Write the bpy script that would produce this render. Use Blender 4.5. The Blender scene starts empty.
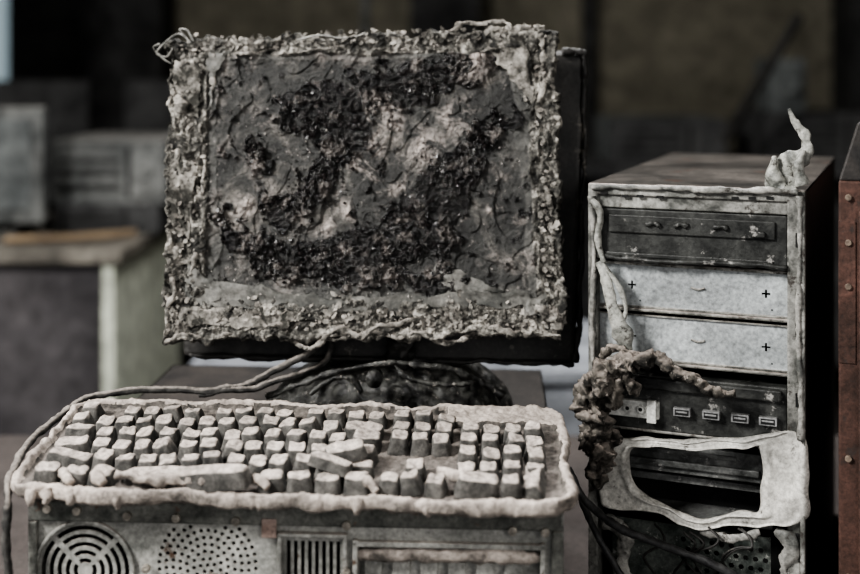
import bpy, math, random
from mathutils import Vector, Matrix, noise
random.seed(7)
F=1194.0; HY=67.0; ZC=1.28
scene=bpy.context.scene
def at(x,y,D):
    return Vector(((x-430)/F*D, D, ZC-(y-HY)/F*D))
def nz(p,s,o=0.0): return noise.noise(Vector((p[0]*s+o,p[1]*s+o*1.7,p[2]*s-o)))
def fz(p,s,oct=4,o=0.0): return noise.fractal(Vector((p[0]*s+o,p[1]*s+o*1.7,p[2]*s-o)),0.9,2.1,oct)
def ss(a,b,x):
    t=max(0,min(1,(x-a)/(b-a))); return t*t*(3-2*t)

# ---------------------------------------------------------------- materials
def ramp(nt,pts):
    r=nt.nodes.new('ShaderNodeValToRGB'); e=r.color_ramp.elements
    while len(e)<len(pts): e.new(0.5)
    for i,(p,c) in enumerate(pts):
        e[i].position=p; e[i].color=(c[0],c[1],c[2],1) if hasattr(c,'__len__') else (c,c,c,1)
    return r
def mix(nt,fac,a,b,mode='MIX'):
    m=nt.nodes.new('ShaderNodeMix'); m.data_type='RGBA'; m.blend_type=mode
    for s,val in ((m.inputs[0],fac),(m.inputs[6],a),(m.inputs[7],b)):
        if isinstance(val,bpy.types.NodeSocket): nt.links.new(val,s)
        elif hasattr(val,'__len__'): s.default_value=(val[0],val[1],val[2],1)
        else: s.default_value=val if s.type=='VALUE' else (val,val,val,1)
    return m.outputs[2]
def math_(nt,op,a,b=None):
    m=nt.nodes.new('ShaderNodeMath'); m.operation=op; m.use_clamp=False
    for s,val in ((m.inputs[0],a),(m.inputs[1],b)):
        if val is None: continue
        if isinstance(val,bpy.types.NodeSocket): nt.links.new(val,s)
        else: s.default_value=val
    return m.outputs[0]
def base(name):
    m=bpy.data.materials.new(name); m.use_nodes=True
    nt=m.node_tree; b=nt.nodes['Principled BSDF']
    tc=nt.nodes.new('ShaderNodeTexCoord'); return m,nt,b,tc
def noi(nt,tc,scale,detail=6,rough=.6,dist=0.0,vec=None):
    n=nt.nodes.new('ShaderNodeTexNoise'); n.inputs['Scale'].default_value=scale
    n.inputs['Detail'].default_value=detail; n.inputs['Roughness'].default_value=rough
    n.inputs['Distortion'].default_value=dist
    nt.links.new(vec or tc.outputs['Object'],n.inputs['Vector']); return n.outputs['Fac']
def burnt(name,dark,light,scale=30,lo=.38,hi=.62,rough=.85,metal=0.0,bump=.5,bdist=.002,
          dust=None,dlo=.3,dhi=.8,damt=.9,spots=None,fine=250,spot_lo=.62,grime=0.0):
    m,nt,b,tc=base(name)
    n1=noi(nt,tc,scale,8,.65,.3); n2=noi(nt,tc,fine,4,.7)
    r=ramp(nt,[(lo,dark),(hi,light)]); nt.links.new(n1,r.inputs[0])
    fr=ramp(nt,[(.3,.40),(.7,1.5)]); nt.links.new(n2,fr.inputs[0])
    col=mix(nt,.8,r.outputs[0],fr.outputs[0],'MULTIPLY')
    if spots:
        n3=noi(nt,tc,scale*1.7,8,.75); r3=ramp(nt,[(spot_lo,0.0),(spot_lo+.06,1.0)]); nt.links.new(n3,r3.inputs[0])
        col=mix(nt,r3.outputs[0],col,spots)
    if dust:
        g=nt.nodes.new('ShaderNodeNewGeometry'); sx=nt.nodes.new('ShaderNodeSeparateXYZ')
        nt.links.new(g.outputs['Normal'],sx.inputs[0])
        mr=nt.nodes.new('ShaderNodeMapRange'); mr.inputs['From Min'].default_value=dlo; mr.inputs['From Max'].default_value=dhi
        nt.links.new(sx.outputs['Z'],mr.inputs['Value'])
        nd=noi(nt,tc,scale*2.3,6,.7); rd=ramp(nt,[(.36,.35),(.56,1.0)]); nt.links.new(nd,rd.inputs[0])
        f=math_(nt,'MULTIPLY',mr.outputs[0],rd.outputs[0]); f=math_(nt,'MULTIPLY',f,damt)
        dcol=mix(nt,.6,dust,fr.outputs[0],'MULTIPLY')
        col=mix(nt,f,col,dcol)
    if grime>0:
        n4=noi(nt,tc,scale*.35,7,.7,.8); r4=ramp(nt,[(.40,1.0),(.60,1.0-grime)]); nt.links.new(n4,r4.inputs[0])
        col=mix(nt,1.0,col,r4.outputs[0],'MULTIPLY')
    nt.links.new(col,b.inputs['Base Color'])
    b.inputs['Roughness'].default_value=rough; b.inputs['Metallic'].default_value=metal
    b.inputs['Specular IOR Level'].default_value=.35
    if bump>0:
        bp=nt.nodes.new('ShaderNodeBump'); bp.inputs['Strength'].default_value=bump; bp.inputs['Distance'].default_value=bdist
        h=math_(nt,'ADD',n1,math_(nt,'MULTIPLY',n2,.5)); nt.links.new(h,bp.inputs['Height'])
        nt.links.new(bp.outputs[0],b.inputs['Normal'])
    return m

ASH=(.48,.425,.38)
M_key=burnt('key_ash',(.042,.041,.038),(.145,.138,.128),60,dust=(.62,.545,.49),dlo=.42,dhi=.84,damt=1.0,bump=.7,bdist=.0015,grime=.35)
M_kb=burnt('keyboard_melt',(.09,.081,.072),(.50,.44,.39),45,.35,.56,dust=(.60,.525,.47),dlo=.2,dhi=.9,bump=.9,bdist=.002,grime=.4,spots=(.055,.05,.044),spot_lo=.62)
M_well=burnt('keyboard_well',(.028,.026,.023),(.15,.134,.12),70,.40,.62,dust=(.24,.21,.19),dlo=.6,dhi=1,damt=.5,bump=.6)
M_case=burnt('case_sheet',(.19,.195,.18),(.50,.495,.46),22,.33,.60,rough=.5,metal=.15,bump=.25,bdist=.001,spots=(.10,.062,.042),dust=ASH,dlo=.5,dhi=.9,grime=.55,spot_lo=.60)
M_flange=burnt('case_flange',(.06,.065,.058),(.23,.23,.208),28,.36,.62,rough=.6,metal=.2,bump=.3,spots=(.17,.08,.045),dust=ASH,dlo=.5,damt=.5,grime=.5)
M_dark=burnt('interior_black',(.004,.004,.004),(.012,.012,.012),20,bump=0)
M_soot=burnt('soot_black',(.006,.006,.0055),(.030,.028,.026),25,rough=.5,bump=.5,spots=(.13,.12,.105),spot_lo=.60)
M_drive=burnt('drive_burnt',(.010,.0105,.010),(.050,.051,.048),30,.40,.62,rough=.45,bump=.5,spots=(.30,.29,.275),spot_lo=.595)
M_cav=burnt('drive_cavity',(.025,.026,.025),(.14,.142,.138),35,.38,.62,rough=.45,bump=.5,spots=(.33,.32,.31),spot_lo=.60)
M_plate=burnt('bay_plate',(.36,.385,.39),(.56,.59,.60),12,.3,.62,rough=.4,metal=.15,bump=.12,bdist=.0008,spots=(.22,.21,.20),spot_lo=.64,grime=.5)
M_frame=burnt('tower_frame',(.075,.077,.070),(.36,.355,.33),35,.39,.60,rough=.6,metal=.15,bump=.4,spots=(.05,.043,.038),spot_lo=.545,dust=ASH,grime=.5)
M_top=burnt('tower_top',(.040,.037,.035),(.17,.152,.138),14,.36,.66,rough=.32,metal=.4,bump=.12,spots=(.13,.06,.04),spot_lo=.60,grime=.4)
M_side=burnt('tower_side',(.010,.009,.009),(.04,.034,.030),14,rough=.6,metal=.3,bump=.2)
M_white=burnt('melt_plastic_white',(.38,.375,.35),(.70,.68,.63),22,.3,.60,rough=.38,bump=.4,bdist=.0015,spots=(.06,.055,.05),spot_lo=.585,grime=.55)
M_grey=burnt('melt_plastic_grey',(.07,.072,.067),(.36,.35,.325),35,.39,.60,rough=.5,bump=.5,spots=(.035,.032,.028),spot_lo=.57)
M_horn=burnt('melt_plastic_horn',(.08,.084,.077),(.36,.36,.33),55,.38,.58,rough=.42,bump=.6,spots=(.04,.036,.032),spot_lo=.56)
M_bezel=burnt('bezel_sheet',(.05,.051,.047),(.19,.185,.17),25,.38,.62,rough=.55,bump=.5,spots=(.022,.021,.019),spot_lo=.6)
M_gnarl=burnt('charred_gnarl',(.014,.013,.011),(.14,.125,.107),65,.40,.66,rough=.75,bump=1.0,bdist=.003,dust=(.50,.43,.38),dlo=.25,dhi=1,damt=.6,spots=(.44,.39,.35),spot_lo=.59)
M_frameash=burnt('monitor_frame_ash',(.028,.027,.023),(.40,.377,.34),48,.42,.62,rough=.9,bump=1.0,bdist=.003,dust=(.55,.495,.445),dlo=.3,dhi=1.0,damt=.55,spots=(.018,.017,.015),spot_lo=.555)
M_cable=burnt('cable_ash',(.010,.010,.010),(.07,.067,.063),60,dust=(.28,.25,.225),dlo=.4,bump=.6)
M_base=burnt('stand_base',(.008,.008,.008),(.065,.065,.06),85,.42,.62,rough=.30,bump=.8,bdist=.003,spots=(.28,.26,.235),spot_lo=.59)
M_rust=burnt('rust_red',(.028,.014,.010),(.085,.042,.032),25,.36,.66,rough=.75,bump=.5,spots=(.030,.020,.017),spot_lo=.56)
M_screw=burnt('screw_steel',(.25,.23,.20),(.5,.46,.40),90,rough=.4,metal=.7,bump=0)
M_rscrew=burnt('screw_rusty',(.10,.075,.06),(.24,.19,.15),90,rough=.6,metal=.3,bump=0)
M_table=burnt('table_soot',(.018,.014,.013),(.05,.04,.037),8,dust=(.08,.07,.065),dlo=.6,damt=.5,bump=.2)
M_wall=burnt('wall_soot',(.10,.092,.070),(.24,.222,.172),.9,.3,.7,fine=12,bump=.1)
M_floor=burnt('floor_ash',(.012,.011,.011),(.035,.03,.028),3,fine=20,bump=.2)
M_bgdark=burnt('bg_dark',(.015,.015,.0155),(.05,.050,.050),6,fine=30,bump=.1)
M_bggrey=burnt('bg_bluegrey',(.045,.05,.051),(.115,.122,.12),6,fine=30,bump=.1)
M_bggrey2=burnt('bg_grey',(.06,.064,.063),(.17,.173,.167),7,fine=30,bump=.1,dust=(.22,.21,.195),grime=.6)
M_deskf=burnt('desk_front',(.040,.037,.040),(.09,.083,.086),3,fine=30,bump=.1)
M_bgtop=burnt('bg_top',(.07,.064,.055),(.18,.165,.14),6,fine=30,bump=.1)
M_pale=burnt('bg_palegreen',(.52,.55,.46),(.70,.72,.61),3,.3,.7,fine=20,bump=.05)
M_blue=burnt('bg_paleblue',(.16,.17,.19),(.26,.275,.30),4,.3,.7,fine=20,bump=.05)
M_wood=burnt('bg_wood',(.11,.078,.05),(.21,.155,.10),10,bump=.1)
M_usb=burnt('port_white',(.42,.42,.40),(.6,.6,.57),40,bump=.1,rough=.5)
M_steel=burnt('port_steel',(.2,.2,.2),(.42,.42,.42),60,metal=.6,rough=.4,bump=.2)
M_board=burnt('circuit_board',(.025,.032,.028),(.10,.11,.10),60,bump=.6,spots=(.30,.30,.28),spot_lo=.58)

# ---------------------------------------------------------------- mesh builder
class MB:
    def __init__(s): s.v=[];s.f=[];s.m=[]
    def add(s,V,Fc,mi=0,M=None):
        o=len(s.v)
        s.v+= [tuple((M@Vector(p)) if M else p) for p in V]
        s.f+= [tuple(i+o for i in f) for f in Fc]; s.m+=(list(mi) if hasattr(mi,'__len__') else [mi]*len(Fc)); return s
    def box(s,x0,x1,y0,y1,z0,z1,mi=0,M=None):
        V=[(x0,y0,z0),(x1,y0,z0),(x1,y1,z0),(x0,y1,z0),(x0,y0,z1),(x1,y0,z1),(x1,y1,z1),(x0,y1,z1)]
        return s.add(V,[(3,2,1,0),(4,5,6,7),(0,1,5,4),(1,2,6,5),(2,3,7,6),(3,0,4,7)],mi,M)
    def hexa(s,fr,bk,mi=0):
        return s.add(list(fr)+list(bk),[(0,1,2,3),(7,6,5,4),(4,5,1,0),(1,5,6,2),(2,6,7,3),(3,7,4,0)],mi)
    def prism(s,poly,y0,y1,mi=0):
        n=len(poly);V=[(p[0],y0,p[1]) for p in poly]+[(p[0],y1,p[1]) for p in poly]
        return s.add(V,[tuple(range(n)),tuple(range(2*n-1,n-1,-1))]+[(i,n+i,n+(i+1)%n,(i+1)%n) for i in range(n)],mi)
    def cyl(s,c,r,h,seg=16,axis='Y',mi=0,r2=None):
        r2=r if r2 is None else r2; V=[];c=Vector(c)
        for k,(rr,t) in enumerate(((r,0),(r2,h))):
            for i in range(seg):
                a=2*math.pi*i/seg; p=(rr*math.cos(a),rr*math.sin(a))
                if axis=='Y': V.append(c+Vector((p[0],t,p[1])))
                elif axis=='Z': V.append(c+Vector((p[0],p[1],t)))
                else: V.append(c+Vector((t,p[0],p[1])))
        Fc=[(i,(i+1)%seg,seg+(i+1)%seg,seg+i) for i in range(seg)]
        if axis=='Y': Fc=[f[::-1] for f in Fc]+[tuple(range(seg)),tuple(range(2*seg-1,seg-1,-1))]
        else: Fc=Fc+[tuple(range(seg-1,-1,-1)),tuple(range(seg,2*seg))]
        return s.add(V,Fc,mi)
    def arc(s,c,r0,r1,a0,a1,y0,y1,n=8,mi=0):
        V=[]
        for i in range(n+1):
            a=a0+(a1-a0)*i/n; ca,sa=math.cos(a),math.sin(a)
            for (r,y) in ((r0,y0),(r1,y0),(r1,y1),(r0,y1)): V.append((c[0]+r*ca,y,c[1]+r*sa))
        Fc=[]
        for i in range(n):
            b=4*i
            for k in range(4): Fc.append((b+k,b+4+k,b+4+(k+1)%4,b+(k+1)%4))
        Fc.append((0,1,2,3)); Fc.append((4*n+3,4*n+2,4*n+1,4*n))
        return s.add(V,Fc,mi)
    def tube(s,pts,rad,seg=10,sub=8,amp=0.0,nscale=60,mi=0,flat=1.0,flatdir=(0,1,0),wob=0.0,off=0,rough=0.0):
        pts=[Vector(p) for p in pts]; n=len(pts)
        if not hasattr(rad,'__len__'): rad=[rad]*n
        P=[];R=[]
        for i in range(n-1):
            p0=pts[max(i-1,0)];p1=pts[i];p2=pts[i+1];p3=pts[min(i+2,n-1)]
            for k in range(sub):
                t=k/sub
                P.append(.5*((2*p1)+(p2-p0)*t+(2*p0-5*p1+4*p2-p3)*t*t+(3*p1-p0-3*p2+p3)*t**3))
                R.append(rad[i]+(rad[i+1]-rad[i])*t)
        P.append(pts[-1]);R.append(rad[-1])
        if wob: P=[p+wob*Vector((nz(p,40,off+3),nz(p,40,off+9),nz(p,40,off+17))) for p in P]
        V=[];N=len(P);up=Vector(flatdir)
        for i in range(N):
            t=(P[min(i+1,N-1)]-P[max(i-1,0)]).normalized()
            a=t.cross(up)
            if a.length<.05: a=t.cross(Vector((0.3,0,1)))
            a.normalize(); b=t.cross(a).normalized()
            for j in range(seg):
                th=2*math.pi*j/seg
                d=a*math.cos(th)+b*math.sin(th)*flat
                q=P[i]+d*R[i]
                if amp:
                    q2=q+d*R[i]*amp*(fz(q,nscale,3,off))
                    if rough: q2=q2+Vector((nz(q,190,off),nz(q,190,off+4),nz(q,190,off+8)))*rough
                    q=q2
                V.append(q)
        Fc=[]
        for i in range(N-1):
            for j in range(seg):
                Fc.append((i*seg+j,i*seg+(j+1)%seg,(i+1)*seg+(j+1)%seg,(i+1)*seg+j))
        Fc.append(tuple(range(seg-1,-1,-1)));Fc.append(tuple((N-1)*seg+j for j in range(seg)))
        return s.add(V,Fc,mi)
    def ring(s,outer,inner,y,bulge,cs=10,sub=6,amp=.001,mi=0):
        def dense(L):
            n=len(L);o=[]
            for i in range(n):
                p0,p1,p2,p3=[Vector(L[(i+k)%n]) for k in (-1,0,1,2)]
                for k in range(sub):
                    t=k/sub
                    o.append(.5*((2*p1)+(p2-p0)*t+(2*p0-5*p1+4*p2-p3)*t*t+(3*p1-p0-3*p2+p3)*t**3))
            return o
        A=dense(outer);B=dense(inner);n=len(A);V=[]
        for i in range(n):
            for k in range(cs*2):
                if k<cs:
                    t=k/(cs-1); lip=math.exp(-((t-.86)/.10)**2)+.8*math.exp(-((t-.10)/.09)**2)
                    yy=y-bulge*(min(1,math.sin(math.pi*t)**.35)*.75+.55*lip*(1 if 0<k<cs-1 else 0))
                else: t=1-(k-cs+.5)/cs; yy=y+.003
                p=A[i]*(1-t)+B[i]*t
                q=Vector((p.x,yy,p.y)); w=amp*Vector((nz(q,60,1),nz(q,60,5)*.8+nz(q,25,7)*2,nz(q,60,8)))*1.5
                V.append(q+w)
        c2=cs*2;Fc=[]
        for i in range(n):
            j=(i+1)%n
            for k in range(c2): Fc.append((i*c2+k,i*c2+(k+1)%c2,j*c2+(k+1)%c2,j*c2+k))
        return s.add(V,Fc,mi)
    def obj(s,name,mats,parent=None,smooth=False,bevel=0,bseg=2,recalc=True):
        me=bpy.data.meshes.new(name); me.from_pydata([tuple(v) for v in s.v],[],s.f)
        for m in (mats if isinstance(mats,(list,tuple)) else [mats]): me.materials.append(m)
        me.polygons.foreach_set('material_index',s.m)
        if smooth: me.polygons.foreach_set('use_smooth',[True]*len(s.f))
        me.update()
        if recalc:
            import bmesh
            bm=bmesh.new();bm.from_mesh(me);bmesh.ops.recalc_face_normals(bm,faces=bm.faces);bm.to_mesh(me);bm.free()
        o=bpy.data.objects.new(name,me); scene.collection.objects.link(o)
        if parent: o.parent=parent
        if bevel:
            b=o.modifiers.new('bev','BEVEL');b.width=bevel;b.segments=bseg;b.limit_method='ANGLE'
        return o
def empty(name,loc=(0,0,0),rot=(0,0,0)):
    o=bpy.data.objects.new(name,None); o.location=loc;o.rotation_euler=rot;o.empty_display_size=.05
    scene.collection.objects.link(o);return o
def cut(o,cmb):
    c=cmb.obj('cutter_tmp',M_dark)
    m=o.modifiers.new('b','BOOLEAN');m.operation='DIFFERENCE';m.object=c;m.solver='EXACT'
    c.parent=o.parent
    bpy.context.view_layer.update()
    dg=bpy.context.evaluated_depsgraph_get()
    me=bpy.data.meshes.new_from_object(o.evaluated_get(dg))
    o.modifiers.clear(); o.data=me
    bpy.data.objects.remove(c)

# ================================================================ ROOM
b=MB();b.box(-4.2,4.2,-2.6,6.6,-.1,0);b.obj('floor',M_floor)
b=MB();b.box(-4.2,4.2,6.3,6.5,0,3.2);b.obj('wall_back',M_wall)
b=MB();b.box(4.0,4.2,-2.6,6.3,0,3.2);b.obj('wall_right',M_wall)
b=MB();b.box(-4.2,4.2,-2.6,6.5,3.2,3.3);b.obj('ceiling',M_wall)
b=MB()
wx0,wx1=-4.2,-4.0
b.box(wx0,wx1,-2.6,6.3,0,1.0);b.box(wx0,wx1,-2.6,6.3,2.4,3.2)
b.box(wx0,wx1,-2.6,-.8,1,2.4);b.box(wx0,wx1,1.6,6.3,1,2.4)
b.obj('wall_left',M_wall)
b=MB()
for y0 in (-.8,0.0,.8):
    b.box(-4.12,-4.08,y0,y0+.05,1,2.4);b.box(-4.12,-4.08,y0+.75,y0+.8,1,2.4)
    b.box(-4.12,-4.08,y0,y0+.8,1,1.06);b.box(-4.12,-4.08,y0,y0+.8,2.34,2.4)
b.obj('assumed_window_1',M_bggrey2)  # left-wall windows and opening are assumed from the light; out of view
b=MB();b.box(-2.12,-1.35,6.0,6.3,0,3.2);b.box(-.1,.25,6.05,6.3,0,3.2);b.box(.80,.86,6.2,6.3,0,3.2);b.box(2.12,2.3,6.0,6.3,0,3.2);b.obj('wall_back_pillars',M_bgdark)
b=MB();b.box(-2.66,-2.16,6.25,6.3,1.15,1.75);o_=b.obj('window_2',M_bggrey2)
m,nt,bs,tc=base('window_daylight');bs.inputs['Emission Color'].default_value=(.55,.72,.8,1);bs.inputs['Emission Strength'].default_value=.35;bs.inputs['Base Color'].default_value=(.5,.6,.65,1)
b=MB();b.box(-2.63,-2.43,6.24,6.25,1.19,1.71);b.box(-2.41,-2.19,6.24,6.25,1.19,1.71);o2=b.obj('glass',m);o2.parent=o_

b=MB();b.box(-.75,1.1,.78,1.72,.72,.75)
for x in(-.7,1.02):
    for y in(.82,1.64):b.box(x,x+.05,y,y+.05,0,.72)
b.box(-.68,1.04,1.64,1.66,.3,.72)
b.obj('table',M_table,bevel=.003)

# ================================================================ LYING CASE
CZ=.007
C=empty('computer_tower.001',(-.318,.945,.75),(0,0,math.radians(-3)))
L,Hc,Dc=.422,.18+CZ,.43
def cl(x,y): return ((x-30)/1263.0, Hc-(y-501)/1263.0)
b=MB()
b.box(0,L,.012,Dc,Hc-.0015,Hc,1);b.box(0,.0015,.0,Dc,0,Hc);b.box(L-.0015,L,0,Dc,0,Hc);b.box(0,L,0,Dc,0,.0015);b.box(0,L,Dc-.002,Dc,0,Hc)
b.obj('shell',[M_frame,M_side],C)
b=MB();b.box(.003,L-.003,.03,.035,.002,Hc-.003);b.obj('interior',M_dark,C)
b=MB();b.box(0,L,0,.014,Hc-.0165,Hc);b.box(0,.007,-.0005,.014,0,Hc-.0165);b.box(L-.009,L,-.0005,.014,0,Hc-.0165)
b.obj('flange',M_flange,C,bevel=.0015)
pl=MB();pl.box(.007,L-.009,.004,.0055,0.002,Hc-.0165);pl=pl.obj('rear_panel',M_case,C)
ct=MB()
fc=(.0445,Hc-.056)
for r0,r1 in((.006,.0095),(.0125,.016),(.019,.0225),(.0255,.029),(.032,.0355)):
    for k in range(4):
        a=math.pi/4+k*math.pi/2; g=.0022/r0 if r0>.01 else .2
        ct.arc(fc,r0,r1,a+g,a+math.pi/2-g,0,.01,10)
hcx,hcz=.1425,Hc-.050
ct.cyl((hcx,0,hcz),.0016,.01,8)
for k in range(1,8):
    r=k*.0055;n=6*k
    for i in range(n):
        a=2*math.pi*i/n+k*.1; z=hcz+r*math.sin(a)
        if z<Hc-.019: ct.cyl((hcx+r*math.cos(a),0,z),.0017,.01,8)
for i in range(8):
    x=.2055+i*.0056; ct.box(x,x+.003,0,.01,.06,Hc-.029)
ct.box(.262,.404,0,.01,.05,Hc-.031)
cut(pl,ct)
b=MB()
b.arc(fc,.0375,.0405,0,2*math.pi,.001,.005,48)
for x0,x1,z0,z1 in((.199,.2025,.05,Hc-.022),(.2505,.254,.05,Hc-.022),(.199,.254,Hc-.0245,Hc-.0215)):
    b.box(x0,x1,-.002,.005,z0,z1)
b.obj('panel_embossing',M_case,C,bevel=.001)
b=MB()
b.box(.258,.262,-.001,.03,.05,Hc-.026);b.box(.404,.408,-.001,.03,.05,Hc-.026);b.box(.258,.408,-.001,.03,Hc-.031,Hc-.027)
b.box(.262,.404,.016,.018,.05,Hc-.03)
for i in range(6): b.box(.266+i*.022,.280+i*.022,.010,.016,Hc-.058,Hc-.046)
b.obj('port_recess',M_case,C,bevel=.0008)
b=MB();b.tube([(.262,.006,Hc-.040),(.30,.004,Hc-.038),(.34,.005,Hc-.0385),(.38,.004,Hc-.0375),(.404,.006,Hc-.04)],[.004,.006,.0055,.006,.004],12,10,.5,90,flat=.7)
b.obj('ash_ledge',M_kb,C,smooth=True)
b=MB()
for x,y in((50,508),(80,510),(131,514),(180,515),(240,517),(350,519),(545,522),(513,521),(150,566),(350,565)):
    w,z=cl(x,y); b.cyl((w,-.0035,z),.0034,.004,14);b.box(w-.002,w+.002,-.0042,-.0030,z-.0005,z+.0005)
b.obj('screws',M_screw,C,bevel=.0005)
b=MB();w,z=cl(273,518);b.box(w-.006,w+.006,-.002,0.0,z-.012,z+.003);b.obj('rusty_tab',burnt('tab',(.25,.17,.14),(.42,.33,.29),60),C,bevel=.001)

# ================================================================ KEYBOARD
K=empty('keyboard',(-.3365,.930,.9385),(math.radians(9.3),0,math.radians(-4.4)))
KW,KD=.447,.168
def rr(x,y,a,bb,r):
    sx=1 if x>=0 else -1; sy=1 if y>=0 else -1; ax,ay=abs(x),abs(y)
    if ax>a-r and ay>bb-r:
        dx=(ax-(a-r))/r;dy=(ay-(bb-r))/r
        ax=a-r+r*dx*math.sqrt(1-dy*dy/2);ay=bb-r+r*dy*math.sqrt(1-dx*dx/2)
    return sx*ax,sy*ay
NU,NV=320,130
V=[];Fc=[];FM=[]
a_,b_=KW/2,KD/2
def kbtop(i,j):
    x=-a_+KW*i/NU; y=-b_+KD*j/NV
    ex=min(a_-abs(x),b_-abs(y))
    X,Y=rr(x,y,a_,b_,.030)
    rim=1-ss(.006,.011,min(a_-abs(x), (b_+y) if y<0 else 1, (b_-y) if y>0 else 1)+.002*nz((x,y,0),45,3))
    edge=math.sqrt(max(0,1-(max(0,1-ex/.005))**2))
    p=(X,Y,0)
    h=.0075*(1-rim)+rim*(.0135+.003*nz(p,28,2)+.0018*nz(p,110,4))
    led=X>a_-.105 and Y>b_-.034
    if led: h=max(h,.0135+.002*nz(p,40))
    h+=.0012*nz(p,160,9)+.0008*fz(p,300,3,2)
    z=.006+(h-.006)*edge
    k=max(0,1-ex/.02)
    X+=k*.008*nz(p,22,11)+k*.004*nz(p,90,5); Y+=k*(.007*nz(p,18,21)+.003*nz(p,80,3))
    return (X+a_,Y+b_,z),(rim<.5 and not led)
wl=[]
for j in range(NV+1):
    for i in range(NU+1):
        q,w_=kbtop(i,j);V.append(q);wl.append(w_)
idx=lambda i,j:j*(NU+1)+i
for j in range(NV):
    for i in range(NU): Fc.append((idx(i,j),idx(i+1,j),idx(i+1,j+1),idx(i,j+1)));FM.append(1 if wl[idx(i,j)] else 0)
bd=[idx(i,0) for i in range(NU)]+[idx(NU,j) for j in range(NV)]+[idx(i,NV) for i in range(NU,0,-1)]+[idx(0,j) for j in range(NV,0,-1)]
o0=len(V)
for q in bd:
    x,y,z=V[q]; c=Vector((a_,b_)); d=(c-Vector((x,y))).normalized()
    dr=.004*nz((x,y,0),45,8); V.append((x+d.x*.001,y+d.y*.001,.003+max(dr,0)))
for q in bd:
    x,y,z=V[q]; c=Vector((a_,b_)); d=(c-Vector((x,y))).normalized(); V.append((x+d.x*.01,y+d.y*.01,.0005))
n=len(bd)
for k in range(n):
    k2=(k+1)%n
    Fc.append((bd[k2],bd[k],o0+k,o0+k2)); Fc.append((o0+k2,o0+k,o0+n+k,o0+n+k2));FM+=[0,0]
Fc.append(tuple(o0+n+k for k in range(n-1,-1,-1)));FM.append(0)
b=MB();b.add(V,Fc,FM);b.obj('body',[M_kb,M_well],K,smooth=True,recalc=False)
b=MB();b.box(.05,.09,.14,.16,-.024,.0);b.box(.34,.38,.14,.16,-.024,.0);b.obj('feet',M_soot,K)
kb_=MB()
U=.0181; x0=.019; y0=.0140; PY=.0220
rows=[
 [(0,1.25),(1.25,1.25),(2.5,1.25),(3.75,6.25),(10,1.25),(11.25,1.25),(12.5,1.25),(13.75,1.25),(15.25,1),(16.25,1),(17.25,1),(18.5,2),(20.5,1)],
 [(0,2.25)]+[(2.25+i,1) for i in range(10)]+[(12.25,2.75),(16.25,1)]+[(18.5+i,1) for i in range(4)],
 [(0,1.75)]+[(1.75+i,1) for i in range(11)]+[(12.75,2.25)]+[(18.5+i,1) for i in range(3)],
 [(0,1.5)]+[(1.5+i,1) for i in range(12)]+[(13.5,1.5)]+[(15.25+i,1) for i in range(3)]+[(18.5+i,1) for i in range(4)],
 [(i,1) for i in range(13)]+[(13,2)]+[(15.25+i,1) for i in range(3)]+[(18.5+i,1) for i in range(4)],
 [(0,1)]+[(2+i,1) for i in range(4)]+[(6.5+i,1) for i in range(4)]+[(11+i,1) for i in range(4)]+[(15.25+i,1) for i in range(3)]]
def key(mb,cx,cy,w,d,h,sc=1):
    V=[];Fc=[];tx=.74 if w<.02 else 1-.0046/w;ty=.70
    tilt=Matrix.Rotation(random.gauss(0,.095),4,'X')@Matrix.Rotation(random.gauss(0,.10),4,'Y')@Matrix.Rotation(random.gauss(0,.08),4,'Z')
    h=h*random.uniform(.80,1.12); sd=random.random()*50
    levels=[(1,0),(.98,.3),(.93,.65),(.885,.90),(.83,.98),(.66,1.0),(.33,.94),(0.02,.92)]
    seg=24
    for (s_,t) in levels:
        for k in range(seg):
            a=2*math.pi*k/seg; ca,sa=math.cos(a),math.sin(a)
            q=(abs(ca)**7+abs(sa)**7)**(-1/7)
            if s_>.86: kx=1-(1-tx)*t; ky=1-(1-ty)*t
            else: kx=tx*s_/.86;ky=ty*s_/.86
            p=Vector((ca*q*w/2*kx,sa*q*d/2*ky+ .0006*t,h*t))
            p+=.0011*Vector((nz(p,160,sd),nz(p,160,sd+3),nz(p,160,sd+7)*1.2))*(.3+t)
            V.append(Matrix.Translation((cx,cy,.0070))@tilt@p)
    for l in range(len(levels)-1):
        for k in range(seg): Fc.append((l*seg+k,l*seg+(k+1)%seg,(l+1)*seg+(k+1)%seg,(l+1)*seg+k))
    Fc.append(tuple((len(levels)-1)*seg+k for k in range(seg)))
    mb.add(V,Fc)
for r,row in enumerate(rows):
    for (c,w) in row:
        cy=y0+PY*(r+.5)+(.001 if r==5 else 0)
        cx=x0+U*(c+w/2)
        key(kb_,cx,cy,U*w*.97,PY*.90*(.85 if r==5 else 1),.0140 if r<5 else .012)
for (c,r) in ((21.5,0),(21.5,2)):
    key(kb_,x0+U*(c+.5),y0+PY*(r+1),U*.96,PY*1.9,.013)
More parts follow.
